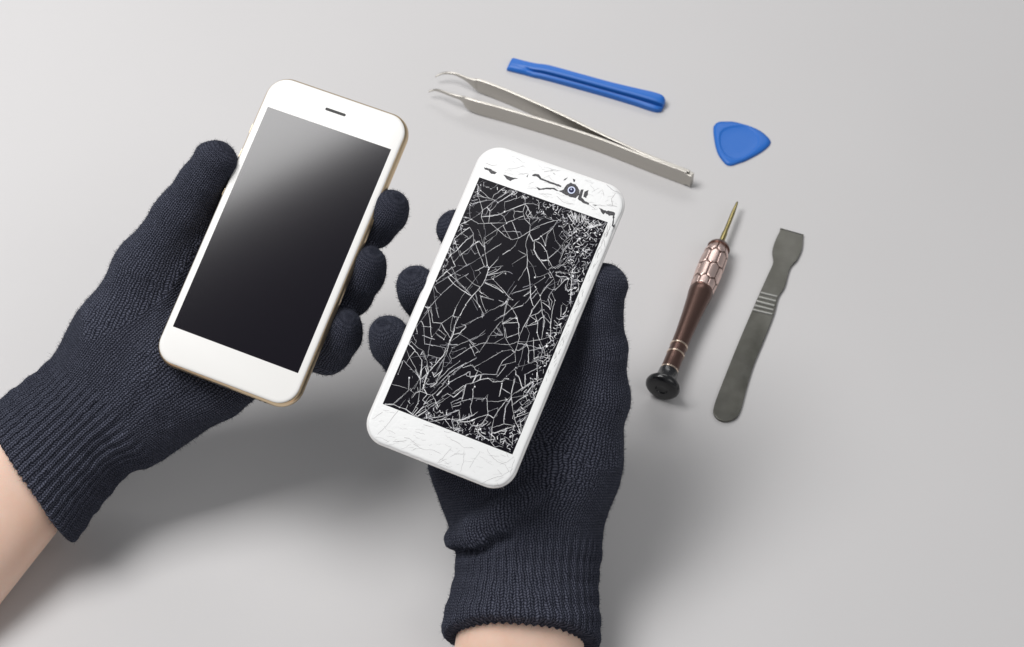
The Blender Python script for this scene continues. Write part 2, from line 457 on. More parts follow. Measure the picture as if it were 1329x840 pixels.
# traced crack network: (origin x, origin y, zoom, polylines)
TR = [
 (580, 225, 8.4, """290,330 340,315 430,295 520,290;370,190 470,275;340,250 470,275 540,300;345,250 365,320 390,410 375,480 405,545 408,610
 520,300 390,405;520,300 650,215 740,175;510,240 640,150;560,270 700,180;590,300 760,190;560,200 620,160;640,310 760,275 850,230;240,350 255,490 180,480
 180,390 255,355 340,320;265,500 350,445 385,410;265,500 345,550 460,545 640,540;265,500 200,540;265,500 170,470;265,500 110,560
 555,320 510,380 470,415 465,470 455,545;440,370 470,410;390,475 500,465 570,450 630,420 720,385 850,335;630,310 630,380 640,420;560,430 620,470 650,540
 720,380 740,415 725,465;740,415 830,420 855,340;850,270 855,340 900,410 940,480 990,490;830,420 850,500 910,560;650,540 820,470;650,545 550,610 410,700
 615,570 650,640 700,725;480,545 550,610 540,670 420,760;550,610 640,690 720,725 790,700;705,520 740,600 770,670 780,710;780,710 905,630 1008,590
 910,560 905,630 865,740 860,800;905,560 990,500;405,700 410,790 415,840;250,590 290,660 290,760 250,810;290,670 200,740 130,810;80,720 160,650 230,600
 335,610 370,690 405,800;150,560 160,650 220,690;80,720 110,800;340,740 290,775;900,660 940,740 1008,710;780,710 740,790 690,840;830,260 850,290 880,255
 870,350 900,420 930,500;890,370 860,440 900,500 900,550;920,420 880,470 930,480;860,330 930,330 1008,350;400,130 480,170 520,150 560,110;350,150 330,230 300,250
 330,120 360,180 340,250;290,200 350,230 400,260"""),
 (690, 245, 8.4, """0,310 60,320 140,300 160,320 240,345;0,450 60,410 240,350 300,340;0,400 60,340;40,570 100,520 230,430 280,350;40,570 100,600 160,680 180,740 190,840
 30,580 25,670 60,740 120,820;110,520 150,620;150,600 170,500 230,430;190,755 290,670 370,560 420,510;230,430 260,560 310,620;420,510 360,460 330,420;300,410 390,380 430,390
 430,510 440,540 400,610 340,700;340,620 345,690 300,800;110,790 180,780;60,260 110,250 140,300;300,410 350,420 390,380;330,470 300,510 330,545;390,610 320,700;430,390 470,440 510,430 560,430
 430,510 470,470 500,440;640,430 600,480 640,520;720,370 760,400 800,370;10,330 50,280 110,250;60,300 90,340 150,310"""),
 (540, 310, 8.4, """210,500 380,400 550,290 640,245 720,190;570,0 510,50 460,110 400,160;430,30 450,100 475,180 410,260;590,95 480,180;480,130 520,230 555,290;400,240 430,300;370,100 380,190 400,240
 590,95 640,165;590,95 620,65 690,30 740,90 760,190 775,290;740,0 745,90;730,180 930,50;640,10 660,90 690,170;780,60 830,0;700,190 720,240 745,300 680,340 640,350;745,300 790,310
 890,225 790,330 760,430 730,490 680,550 600,640 540,720 480,840;800,320 950,295;790,370 870,330;780,400 870,380 980,350 975,380;830,440 940,370;750,450 830,440;840,440 920,530 1008,630
 740,470 860,510 960,590;750,480 880,540 950,590;700,370 620,470 550,560 500,630 440,740 410,840;390,310 430,400 460,470 560,570 620,640 700,740 740,830;340,360 430,440 530,540
 360,430 410,490 500,560 600,620;530,400 590,460 620,490 690,520 700,580 790,640;570,380 430,460 270,610 160,730 90,820;200,520 230,580 270,610;190,520 200,640 240,840;160,740 180,840
 150,750 100,740;650,600 670,700 690,740;700,620 730,720 760,790;720,630 850,665;680,560 720,600;1008,640 970,700 720,830;1008,660 980,760 960,840;900,670 970,700;950,170 1008,130;220,460 390,310
 340,150 380,180 330,240;310,210 350,250 320,310;260,340 300,300 290,380;350,130 390,110;820,420 860,400;790,390 880,350 930,300"""),
 (650, 325, 8.4, """190,0 280,50 120,150;285,0 290,90 285,180 190,330;290,90 350,180 380,270;285,180 310,290 320,400 325,520 350,600;170,380 110,460 60,560 40,680 20,780;0,400 80,500 130,540
 120,470 220,440 330,400 480,295;370,0 430,110 500,210;330,0 350,50;370,295 430,285 520,250;500,0 515,100 560,180;520,85 620,0;440,105 515,110;540,240 580,310 500,390 430,490 440,560 450,680 480,780 470,840
 560,200 640,150 770,20;620,200 740,100;380,400 400,450 430,490;330,660 380,600 430,530;270,840 310,720 400,690 440,650;310,720 340,660;580,320 590,400 540,470 500,560 430,540;590,440 690,330 740,300
 560,470 590,545 560,660 540,840;600,240 720,250 820,240;780,200 770,330 765,450 760,600;740,310 710,430;60,570 130,640 180,740 200,840;0,610 60,570;0,720 60,690 190,560;120,640 240,600
 20,800 100,740 170,740;30,800 190,785;250,500 330,440;350,520 380,480;380,720 400,800 250,830;830,290 850,400 840,460;660,600 650,720 740,715;640,800 650,840;540,240 520,210 560,180 600,200
 610,250 640,230 700,260;600,270 650,290 720,290;620,370 650,300 700,320 740,300;500,400 560,430 600,420;520,500 560,560 540,640;460,570 500,600 540,640;470,650 520,700 550,780;600,190 650,160 700,180;520,250 545,300"""),
 (500, 400, 8.4, """490,10 340,200;490,10 520,160 610,165 740,80 770,0;610,165 590,220 510,310 485,400 460,540;610,165 650,240 710,320;470,20 495,200 500,310;400,150 420,200 490,205;420,200 430,390 490,400 600,420 660,435
 470,510 590,545;550,0 585,105;740,80 715,180 715,250;800,100 760,190 740,290 710,350 680,450 610,540 490,680 400,770;860,0 800,100 740,90;780,215 860,185 940,140 1008,110;740,290 820,270 880,205
 810,285 880,320 920,350 970,390;1008,310 920,350 730,430;740,480 870,430;720,360 800,300;700,400 790,400;1008,400 930,430 750,545;740,430 700,500 720,570 660,640;680,460 640,560;650,550 600,620 560,700 540,750
 640,560 620,680 580,740;270,350 350,430 420,470 450,560 470,680;240,390 290,420 360,510 400,570 390,680 370,790;310,480 250,560 230,600;225,440 260,530 330,650 380,760;150,590 200,570 290,670;190,590 140,720
 430,640 390,690;450,620 470,700 430,800;810,580 700,660 600,760 530,840;1000,540 850,620 730,720 620,830;880,600 700,700;850,650 950,620 990,680;760,680 740,730;680,740 690,800 670,840;890,740 1008,740
 1008,680 950,820;340,190 350,280 330,200;300,300 340,360 320,400;410,470 440,560;760,190 730,280 700,360;660,440 640,520 600,560;560,280 640,340;590,240 660,300;660,380 720,400"""),
 (610, 410, 8.4, """0,75 70,30 150,0;170,150 100,220 0,275;0,345 150,295 430,315 530,280 600,285 760,260 880,230;330,70 240,180 160,310 105,395;0,280 105,395;105,390 60,410;370,240 260,300;350,0 270,55
 350,40 370,140 380,230 440,330 490,400 495,500;350,90 500,15 535,90 530,200 540,240 500,370 490,400;360,70 520,75;290,130 350,210;280,190 350,210 220,215;400,240 540,185;650,0 590,110 540,220
 610,110 650,190 620,290 580,340 560,450 530,530;450,370 350,385 240,450 50,560;50,570 0,530;70,460 0,500;50,580 130,625;480,400 360,490 330,545 490,500;330,545 290,640;390,545 310,650;0,670 150,635 290,640
 0,745 100,700 200,680 250,720 350,715 380,680 420,690;40,710 80,650;110,690 120,650;400,660 500,565 620,530 700,490 790,460;500,600 500,640 530,660 570,780;480,690 450,840;350,715 345,790 420,840
 620,310 640,380 635,500;640,385 760,355;530,380 610,330;690,240 695,380 700,470;740,70 730,180 755,260 800,350 770,460;810,0 800,130 780,250;840,190 870,230 885,270 820,330;880,60 880,230;800,0 880,90
 600,640 740,570 730,500;730,580 740,660;600,640 600,760;500,840 690,720 790,680;560,820 660,720;680,760 690,700 660,680;1090,70 1000,140 990,190 910,180;985,80 990,140;900,370 960,270;810,430 870,430 870,470 820,520
 800,350 820,430;700,490 740,520;620,840 680,760;460,380 490,400;650,0 740,60 780,20;720,60 650,100;380,130 400,230;700,480 790,440 870,470;660,520 740,480 800,500 860,440"""),
 (490, 480, 8.4, """150,155 230,175 340,210 380,240 400,260;335,225 175,370 80,380;345,90 340,210;360,230 440,130 590,0;410,0 440,60 470,100 460,230 440,370 370,480;480,0 470,100;80,375 180,380 240,410 310,430 360,470
 305,325 240,410;330,380 310,430;370,310 420,250 470,235 530,260 600,280;530,60 500,200 540,270 490,330;600,30 620,80 700,10;650,140 620,160 580,190;1008,20 870,90 780,140;840,0 760,60 650,170;760,100 700,180 600,280
 780,70 775,150 640,280;700,0 640,130;960,160 1008,150;960,160 940,210 920,330;940,170 820,260;940,210 830,300;800,280 650,380 640,430;600,280 640,360 660,400;1008,320 920,340 810,385;920,300 800,360;910,380 810,410
 890,440 700,510 560,530;550,570 740,540 900,540;890,440 900,560 880,680;900,560 1008,520;810,550 830,630 880,680;780,640 900,640;740,550 800,630;400,500 500,400;430,510 540,440;490,530 580,490;500,380 600,320
 540,400 640,350;480,430 560,370;560,420 680,330;520,530 610,500;380,490 440,420;450,470 520,430;600,400 720,310;640,240 560,300 500,380;540,60 520,130 490,200;560,100 510,180;620,140 580,170;400,20 450,80;700,60 640,140 620,200
 650,280 700,230;700,300 760,260 800,280;440,140 400,210;610,60 640,30"""),
 (590, 490, 7.636, """0,160 90,100 110,70 330,10 390,20 380,45 480,40 520,10;110,70 80,210;0,260 80,230 180,205 300,205;180,120 180,205 155,290 170,380;200,90 190,50;330,170 320,210 330,370;320,235 430,240 520,220 600,150 740,60 870,10
 470,60 460,110 440,190;470,110 560,165;600,10 560,170 570,270 600,430 650,540;510,230 440,320 390,400 370,500 360,640;560,210 510,290 490,400 490,460;340,335 430,300;0,430 70,420 190,370 230,340;60,440 130,440 250,390 330,370 380,400
 330,370 270,460 220,480 160,470;330,440 270,490;230,480 240,560 290,620;40,340 50,440 20,500;370,500 490,460 600,480;400,550 510,510 600,480;380,580 420,640;360,640 400,690;490,590 510,640 560,670;550,590 650,540;580,580 570,670
 580,270 700,180 780,70;570,200 690,180;590,350 740,270 830,220;600,400 760,350;650,430 660,530;700,180 720,230 600,350;780,160 800,220;620,440 730,370;770,90 860,40;500,220 530,240 560,200;390,400 420,380 430,300
 210,490 230,550 220,600;230,540 300,600 340,620;660,440 700,400;670,520 720,380;600,330 680,320 760,250;620,370 700,330;290,210 270,240;360,560 400,600 380,640;440,680 480,690;40,480 90,520;10,510 60,530"""),
]
rb = Ribbons()
nodes = []
ALL = []
for ox, oy, zm, txt in TR:
    for line in txt.replace('\n', ';').split(';'):
        pts = [tuple(float(q) for q in s.split(',')) for s in line.split()]
        if len(pts) < 2: continue
        P = [ph(POSE2, ox+x/zm, oy+y/zm, 0.05) for x, y in pts]
        P = [np.clip(p, [-SW/2+.1, -SH/2+.1], [SW/2-.1, SH/2-.1]) for p in P]
        ALL.append(P)
def snap(p, own):
    best, bd = None, 1.9
    for Q in ALL:
        if Q is own: continue
        for u, v in zip(Q[:-1], Q[1:]):
            d = v-u; t = max(0, min(1, float((p-u)@d)/(float(d@d)+1e-9))); q = u+d*t
            L = np.linalg.norm(q-p)
            if L < bd: bd, best = L, q
    return best
for P in ALL:
    a0, a1 = snap(P[0], P), snap(P[-1], P)
    Q = ([a0] if a0 is not None and np.linalg.norm(a0-P[0]) > .12 else [])+list(P)+([a1] if a1 is not None and np.linalg.norm(a1-P[-1]) > .12 else [])
    rb.tone = rnd.choice([0, 0, 0, 0, 1])
    w = rnd.choice([0.11, 0.13, 0.15, 0.17, 0.24])
    rb.line(Q, w, jag=.07, step=.9)
    nodes += P
    rb.tone = 1
    if rnd.random() < .3:      # partial double line beside it
        off = np.array([rnd.uniform(-.4, .4), rnd.uniform(-.4, .4)])
        rb.line([p+off for p in P[:max(2, len(P)//2+1)] if inside(p+off)], 0.10)
rb.tone = 0
for p in nodes:                     # splinters round the joints
    rb.tone = rnd.choice([0, 1, 2])
    if rnd.random() < .3:
        a = rnd.random()*6.28; L = rnd.uniform(.4, 1.3)
        q = p+L*np.array([math.cos(a), math.sin(a)])
        if inside(q, .2): rb.line([p, q], rnd.uniform(.09, .18), jag=.05)
    if rnd.random() < .22: rb.shard(np.clip(p, [-SW/2+.5, -SH/2+.5], [SW/2-.5, SH/2-.5]), rnd.uniform(.2, .42))

# crushed zones: a fine Voronoi network
from mathutils.geometry import delaunay_2d_cdt
def voronoi_edges(pts):
    vs, es, fs, *_ = delaunay_2d_cdt([Vector(p) for p in pts], [], [], 0, 1e-6)
    cen = []; ed = {}
    for fi, f in enumerate(fs):
        a, b, c = [np.array(vs[i]) for i in f[:3]]
        d = 2*(a[0]*(b[1]-c[1])+b[0]*(c[1]-a[1])+c[0]*(a[1]-b[1]))
        if abs(d) < 1e-9: cen.append(None); continue
        ux = ((a@a)*(b[1]-c[1])+(b@b)*(c[1]-a[1])+(c@c)*(a[1]-b[1]))/d
        uy = ((a@a)*(c[0]-b[0])+(b@b)*(a[0]-c[0])+(c@c)*(b[0]-a[0]))/d
        cen.append(np.array([ux, uy]))
        for i in range(3):
            ed.setdefault(tuple(sorted((f[i], f[(i+1) % 3]))), []).append(fi)
    return [(cen[a], cen[b]) for a, b in (v for v in ed.values() if len(v) == 2) if cen[a] is not None and cen[b] is not None]
def density(x, y):
    """probability that a fine cell boundary is broken here"""
    u, v = x/(SW/2), y/(SH/2)
    d = 0.0
    # right border, widest at the top right
    wr = 0.14+0.52*max(0, min(1, (v-0.0)/0.9))*(1 if v < .99 else 1)
    if v > 0.12: d = max(d, 1.0*max(0, min(1, (u-(1-wr))/0.18)))
    else: d = max(d, 0.75*max(0, min(1, (u-0.76)/0.12)))
    # top band
    if v > 0.87 and u > -0.05: d = max(d, 0.75)
    if v > 0.93: d = max(d, 0.6)
    # left edge, upper third
    if u < -0.90 and 0.1 < v < 0.7: d = max(d, 0.7)
    if v > 0.72 and u < -0.9: d = max(d, 0.8)
    # bottom edge right half
    if v < -0.86 and u > -0.35: d = max(d, 0.6)
    if v < -0.5 and abs(u+0.45+0.35*(v+1)) < 0.2: d = max(d, 0.3)
    # a dark strip that stayed whole
    if -0.12 < v < 0.36 and 0.62 < u < 0.9-0.25*(0.36-v): d = 0.02
    return d
pts = []
for _ in range(5200):
    x, y = rnd.uniform(-SW/2, SW/2), rnd.uniform(-SH/2, SH/2)
    if rnd.random() < 0.06+density(x, y): pts.append((x, y))
for a, b in voronoi_edges(pts):
    m = (a+b)/2
    if not (inside(a, .1) and inside(b, .1)) or np.linalg.norm(a-b) > 3: continue
    dd = density(*m)
    rb.tone = rnd.choice([0, 0, 1, 2])
    if rnd.random() < dd*0.5:
        rb.line([a, b], rnd.choice([.1, .13, .18, .24, .3]), jag=.02, step=1.2, taper=False)
        if rnd.random() < .16*dd: rb.shard(m, rnd.uniform(.2, .5))
# crushed zones: short splinters lying every way over the cells
for _ in range(2600):
    p = np.array([rnd.uniform(-SW/2, SW/2), rnd.uniform(-SH/2, SH/2)])
    if rnd.random() > density(*p)**1.5*.75: continue
    rb.tone = rnd.choice([0, 1, 1, 2])
    a = math.radians(rnd.gauss(66, 40)); L = rnd.uniform(.6, 2.8)
    q = p+L*np.array([math.cos(a), math.sin(a)])
    if inside(q, .15): rb.line([p, q], rnd.choice([.07, .1, .14, .22]), jag=.06, step=.8)
# sparse web of full-length hairlines that ties everything together
cp = [(rnd.uniform(-SW/2-4, SW/2+4), rnd.uniform(-SH/2-4, SH/2+4)) for _ in range(190)]
for a, b in voronoi_edges(cp):
    if inside(a, .1) and inside(b, .1) and np.linalg.norm(a-b) < 16 and rnd.random() < .18:
        rb.tone = rnd.choice([1, 2, 2])
        rb.line([a, b], rnd.choice([.1, .13, .2]), jag=.12, step=.9, taper=False)
rb.tone = 0
# streaks fanning down from the top bezel
hub = np.array(ph(POSE2, 752, 300))
for k in range(120):
    a = math.radians(rnd.uniform(35, 150)); r0 = rnd.uniform(3, 8); r1 = r0+rnd.uniform(1.5, 5.5)
    d = np.array([math.cos(a), math.sin(a)])
    p, q = hub+d*r0, hub+d*r1
    if inside(p, .2) and inside(q, .2): rb.line([p, q], rnd.uniform(.12, .28), jag=.06)
cro = rb.build('crack_network', M_crack, scr2)
cro.data.materials.append(M_crack_mid); cro.data.materials.append(M_crack_dim)
cro.data.polygons.foreach_set('material_index', rb.m)

# hairlines in the white glass
wb = Ribbons()
def W2(ox, oy, zm, txt, w):
    for line in txt.replace('\n', ';').split(';'):
        pts = [tuple(float(q) for q in s.split(',')) for s in line.split()]
        if len(pts) < 2: continue
        wb.line([ph(POSE2, ox+x/zm, oy+y/zm, 0.03) for x, y in pts], w*rnd.uniform(.7, 1.3), z=0.045, jag=.1)
W2(470, 510, 6.04, """285,135 230,205 190,260 120,325;160,150 80,205;100,345 160,355 205,385;800,450 795,540 770,620;925,455 880,520 840,590;690,500 740,480 810,480;945,705 1020,670 1100,650 1180,595
 1160,640 1175,580 1195,520;690,360 750,390 800,430 870,430;240,380 300,380 350,370;210,290 260,320;330,350 380,365 440,420;400,400 470,440 560,450 620,480;600,540 640,500 700,430;1010,490 1060,540 1120,560 1150,620
 1060,600 1100,650;1130,460 1150,510;640,300 680,310 710,300;980,440 1010,500;480,250 560,270;1080,560 1140,540 1190,500""", .12)
W2(600, 185, 6.04, """180,160 230,180 275,175;420,120 470,150;350,210 430,200 480,180;640,230 720,215;1000,330 1040,380;1060,400 1100,370 1110,420;1130,330 1190,380 1230,390;1200,400 1170,440 1180,500
 520,330 560,310;740,420 800,470 870,480;440,250 520,240;960,470 1040,520;1020,490 1080,490 1130,500;1130,490 1200,500 1215,505;600,400 700,410;330,230 400,250""", .13)
W2(690, 245, 8.4, """830,400 820,470 790,520 770,600;860,380 850,440 800,530;900,420 870,470;780,540 760,620 730,660;740,640 700,720 690,760;790,560 800,640""", .14)
for k in range(130):   # very fine crazing
    y = rnd.choice([rnd.uniform(-67, -53), rnd.uniform(53.5, 66)]); x = rnd.uniform(-29, 30)
    a = rnd.uniform(-.6, .9); L = rnd.uniform(1, 4.5)
    wb.line([(x, y), (x+L*math.cos(a), max(min(y+L*math.sin(a), 66.5), -66.8) if abs(y) > 60 else y+0.3*L*math.sin(a))], rnd.uniform(.04, .09), z=.045, jag=.18, step=.8)
for k in range(60):
    y = rnd.uniform(-20, 50); x = rnd.uniform(29.6, 31.4)
    wb.line([(x, y), (x+rnd.uniform(-.6, .6), y+rnd.uniform(.8, 3))], rnd.uniform(.06, .2), z=.045, jag=.1, step=.6)
for sel in (lambda y: y > -45, lambda y: y <= -45):
    part = Ribbons()
    for fc_ in wb.f:
        ys = sum(wb.v[i][1] for i in fc_)/4
        if sel(ys):
            b0 = len(part.v); part.v += [wb.v[i] for i in fc_]; part.f.append(tuple(range(b0, b0+4)))
    part.build('hairline_cracks', M_greycrack, phone2)

# patches where the white coat has flaked off
fl = Ribbons()
def flake(txt, ox=600, oy=185, zm=6.04):
    P = [ph(POSE2, ox+float(a)/zm, oy+float(b)/zm, 0.03) for a, b in (s.split(',') for s in txt.split())]
    # roughen the outline
    Q = []
    for i in range(len(P)):
        a, b = P[i], P[(i+1) % len(P)]
        n = max(1, int(np.linalg.norm(b-a)/.6))
        for k in range(n):
            q = a+(b-a)*k/n
            Q.append(q+np.array([rnd.gauss(0, .07), rnd.gauss(0, .07)]))
    b0 = len(fl.v)
    fl.v += [(*q, .05) for q in Q]; fl.f.append(tuple(range(b0, b0+len(Q))))
for t in ("170,195 215,205 270,235 255,250 225,245 205,220 175,212", "320,250 390,275 440,280 400,290 375,305 345,285",
          "545,255 570,245 600,250 620,275 610,285 580,265 550,262", "600,272 700,310 775,338 775,352 700,325 605,287",
          "580,350 592,352 605,362 660,356 720,356 760,380 740,380 715,366 655,368 600,374",
          "790,370 820,330 850,315 890,330 915,370 918,410 890,437 850,430 800,405 755,380",
          "930,370 950,370 935,430 960,460 995,475 990,490 940,470 905,440", "957,385 990,375 985,400 970,435 950,425",
          "865,285 885,290 880,310 870,305", "1070,510 1110,530 1190,545 1195,570 1150,575 1120,550 1105,565 1085,540",
          "1186,548 1196,550 1190,600 1180,655 1172,655 1180,600", "1175,650 1195,640 1192,668 1182,660", "710,238 728,250 718,252",
          "790,300 805,285 830,273 812,292", "1020,486 1060,492 1045,497", "505,268 515,250 518,252 510,272"):
    flake(t)
fl.build('flaked_patches', M_flake, phone2)
# front camera
cc = ph(POSE2, 600+856/6.04, 185+374/6.04, 0.1)
def disc_ring(name, c, r0, r1, z0, z1, m, parent, seg=28, wob=0.0):
    v, f = [], []
    prof = [(r1, z0), (r1, z1), (r0, z1), (r0, z0)] if r0 > 0 else [(r1, z0), (r1, z1)]
    K = len(prof)
    for k in range(seg):
        a = 2*math.pi*k/seg
        for r, z in prof:
            v.append((c[0]+r*math.cos(a), c[1]+r*math.sin(a), z))
    for k in range(seg):
        j = (k+1) % seg
        for q in range(K-1 if r0 <= 0 else K):
            f.append((k*K+q, j*K+q, j*K+(q+1) % K, k*K+(q+1) % K))
    if r0 <= 0: f.append(tuple(k*K+1 for k in range(seg)))
    return mesh_obj(name, v, f, m, parent, smooth=False)
cmr = disc_ring('front_camera', cc, 1.15, 1.6, 0.0, 0.22, M_lensring, phone2)
disc_ring('lens', cc, 0, 1.15, 0.0, 0.16, M_lens, cmr)
disc_ring('lens_glint', (cc[0]-.25, cc[1]+.3), 0.0, 0.3, 0.1, 0.19, M_lensring, cmr)  # pale off-centre disc: a highlight painted onto the lens

# ------------------------------------------------------------------ tools on the table
def local(P, o): return [(p[0]-o[0], p[1]-o[1], p[2]-o[2]) for p in P]

def lathe(name, prof, frame, m, parent, origin, seg=40):
    """prof: (s along axis mm, radius mm); frame: (p0, axis, u, v) world mm"""
    p0, ax, u, w = frame
    v, f = [], []
    for s, r in prof:
        for k in range(seg):
            a = 2*math.pi*k/seg
            v.append(p0+ax*s+(u*math.cos(a)+w*math.sin(a))*max(r, 1e-3))
    for i in range(len(prof)-1):
        for k in range(seg):
            j = (k+1) % seg
            f.append((i*seg+k, (i+1)*seg+k, (i+1)*seg+j, i*seg+j))
    f.append(tuple(range(seg))); f.append(tuple(range(len(prof)*seg-1, (len(prof)-1)*seg-1, -1)))
    o = mesh_obj(name, v, f, m, parent, origin=origin, autosmooth=35)
    return o

# screwdriver -------------------------------------------------------
capc = T(860.5, 500.5, 8.6); tipc = T(957.2, 262, 5.6)
ax = tipc-capc; LT = np.linalg.norm(ax); ax = ax/LT
uu = np.cross(ax, [0, 0, 1]); uu /= np.linalg.norm(uu); ww = np.cross(uu, ax)
FR = (capc, ax, uu, ww)
sd = empty('screwdriver', (capc[0], capc[1], 0))
so = (capc[0], capc[1], 0)
tag(sd, 'brown precision screwdriver with pale copper grip and black cap, lying on the table', 'screwdriver')
def along(px, py): 
    q = T(px, py, 7.5); return float((q-capc)@ax)
LH = along(932.5, 316)            # handle end
k0 = LH*0.665                     # where the knurled grip begins
lathe('end_cap', [(-2.0, 0), (-2.0, 2.3), (-2.1, 2.6), (-2.7, 3.0), (-2.8, 6.3), (-2.5, 7.3), (-1.5, 8.2), (-0.3, 8.5), (0.9, 8.1), (1.8, 6.4), (3.2, 5.2), (7.5, 4.7), (9.0, 4.65)], FR, M_black, sd, so)
lathe('handle', [(8.9, 4.2), (9.2, 4.3), (16, 4.25), (24, 4.1), (34, 4.25), (45, 4.75), (56, 5.5), (k0-4, 6.0), (k0-1, 6.15), (k0, 5.6), (k0+.8, 5.6)], FR, M_bronze, sd, so)
for s in (9.8, 20.0, 25.5):
    rr = 4.35
    lathe('ring_band', [(s-.55, rr-.3), (s-.4, rr+.1), (s+.4, rr+.1), (s+.55, rr-.3)], FR, M_goldring, sd, so)
# knurled grip: staggered scale-shaped facets with real relief
def grip():
    seg, ns = 144, 90
    v, f, gv = [], [], []
    L = LH-2.5-k0
    rows, cols = 3.2, 8
    for i in range(ns+1):
        t = i/ns; s = k0+0.5+t*L
        base = 6.2+0.5*math.sin(math.pi*min(1, t*1.1))-(1.4*max(0, t-.85)/.15)
        for k in range(seg):
            a = 2*math.pi*k/seg
            r = t*rows; row = math.floor(r)
            best = 0
            # scallop cells (fish scale): distance to the nearest cell centre in a hex lattice
            x = a/(2*math.pi)*cols; y = r*1.0
            dmin, d2 = 9, 9
            for rr in range(int(y)-1, int(y)+3):
                off = 0.5*(rr % 2)
                cx = round(x-off)+off
                for q in (-1, 0, 1):
                    d = math.hypot((x-cx-q)*1.0, (y-rr)*1.15)
                    if d < dmin: d2 = dmin; dmin = d
                    elif d < d2: d2 = d
            edge = d2-dmin
            g = min(1, edge/0.20)
            fine = 0.05*math.sin(s*9)*g
            gv.append(g)
            v.append(capc+ax*s+(uu*math.cos(a)+ww*math.sin(a))*(base-0.45*(1-g)+fine))
    for i in range(ns):
        for k in range(seg):
            j = (k+1) % seg
            f.append((i*seg+k, (i+1)*seg+k, (i+1)*seg+j, i*seg+j))
    f.append(tuple(range(seg))); f.append(tuple(range((ns+1)*seg-1, ns*seg-1, -1)))
    o = mesh_obj('grip', v, f, M_knurl, sd, origin=so)
    o.data.materials.append(M_bronze)
    for p in o.data.polygons:
        if len(p.vertices) == 4 and sum(gv[i] for i in p.vertices) < 2.4: p.material_index = 1
    return o
grip()
lathe('collar', [(LH-2.6, 5.6), (LH-2.2, 5.9), (LH-0.8, 5.3), (LH+0.8, 3.9), (LH+1.8, 2.2), (LH+2, 1.5)], FR, M_bronze, sd, so)
lathe('shank', [(LH+1.5, 1.45), (LH+9, 1.4), (LH+10, 1.15), (LT-9, 1.1), (LT-4, .8), (LT-1, .62), (LT, .3)], FR, M_shank, sd, so, seg=20)

# metal pry spudger ---------------------------------------------------
def zz(ox, oy, z, txt, h=0.0):
    return [T(ox+float(a)/z, oy+float(b)/z, h) for a, b in (s.split(',') for s in txt.split())]
out = zz(820, 250, 2.708, "524,130 527,129 598,149 601,152 598,195 581,235 556,265 537,330 515,367 498,430 465,515 430,600 405,680 382,765 360,795 322,803 293,785 289,750 330,640 378,520 425,410 450,352 478,290 497,245 494,205 506,165", 1.4)
so2 = (float(np.mean([p[0] for p in out])), float(np.mean([p[1] for p in out])), 0)
sp = empty('metal_spudger', so2)
tag(sp, 'flat dark grey metal prying spatula with ridged grip band beside the screwdriver', 'pry tool')
def smooth_outline(P, n=5, sharp=()):
    return [(q[0], q[1]) for q in catmull([p[:2] for p in P], n, True)]
o1 = smooth_outline(out)
prism('blade', o1, 0.25, 1.55, M_darksteel, sp, bevel=0.6, origin=so2)
# ridges across the grip
gl_ = zz(820, 250, 2.708, "451,351 444,366 437,381 430,396 424,411", 1.6)
gr_ = zz(820, 250, 2.708, "513,366 508,382 503,398 499,413 495,428", 1.6)
for a, b in zip(gl_, gr_):
    d = (b-a); L = np.linalg.norm(d); d /= L; nn = np.array([-d[1], d[0], 0])
    m_ = (a+b)/2; hw = L/2-0.3
    prof = [(-.75, 1.5), (-.45, 1.95), (.0, 2.1), (.45, 1.95), (.75, 1.5)]
    v = []; 
    for e in (-hw, hw):
        for q, z in prof: p = m_+d*e+nn*q; v.append((p[0], p[1], z))
    f = [(i, i+1, 6+i, 5+i) for i in range(4)]+[(0, 5, 9, 4), tuple(range(4, -1, -1)), tuple(range(5, 10))]
    mesh_obj('ridge', v, f, M_ridge, sp, smooth=False, origin=so2)

# blue pick --------------------------------------------------------
out = zz(910, 145, 10.5, "175,180 230,130 330,125 440,128 560,160 700,205 820,262 900,325 948,380 945,430 890,490 800,555 700,610 600,660 500,695 420,722 350,712 290,650 235,570 200,470 178,350 168,250", 1.2)
pc = (float(np.mean([p[0] for p in out])), float(np.mean([p[1] for p in out])), 0)
pk = empty('opening_pick', pc)
tag(pk, 'small blue rounded triangular plastic opening pick', 'plastic pick')
o1 = smooth_outline(out, 4)
cx, cy = pc[0], pc[1]
v, f = [], []
n = len(o1)
ins = zz(910, 145, 10.5, "250,330 300,250 430,205 600,200 720,260 785,360 780,460 690,560 560,640 430,650 320,590 255,470", 1.2)
o2 = smooth_outline(ins, 4)
def resample(P, n, c):
    """ray-march outline into n directions about c"""
    P = np.array(P)-np.array(c); ang = np.unwrap(np.arctan2(P[:, 1], P[:, 0]))
    r = np.hypot(P[:, 0], P[:, 1])
    if ang[-1] < ang[0]: ang = ang[::-1]; r = r[::-1]
    a = np.linspace(0, 2*math.pi, n, endpoint=False)
    o = np.argsort(ang % (2*math.pi)); A = (ang % (2*math.pi))[o]; R_ = r[o]
    A = np.concatenate([A-2*math.pi, A, A+2*math.pi]); R_ = np.concatenate([R_]*3)
    return a, np.interp(a, A, R_)
icx = tuple(np.mean(np.array(o2), axis=0))
a, r1 = resample(o1, 120, icx); a, r2 = resample(o2, 120, icx)
rings = [(r1*0.995, 0.0), (r1, 0.12), (r1*0.985, 0.5), (r1*.93+r2*.07, .95), (r2*.4+r1*.6, 1.45), (r2*1.05, 1.7), (r2*1.0, 1.68), (r2*.95, 1.25), (r2*.9, 1.15), (r2*.5, 1.1), (r2*.02, 1.1)]
for rr, z in rings:
    for k in range(120):
        v.append((icx[0]+rr[k]*math.cos(a[k]), icx[1]+rr[k]*math.sin(a[k]), z+.05))
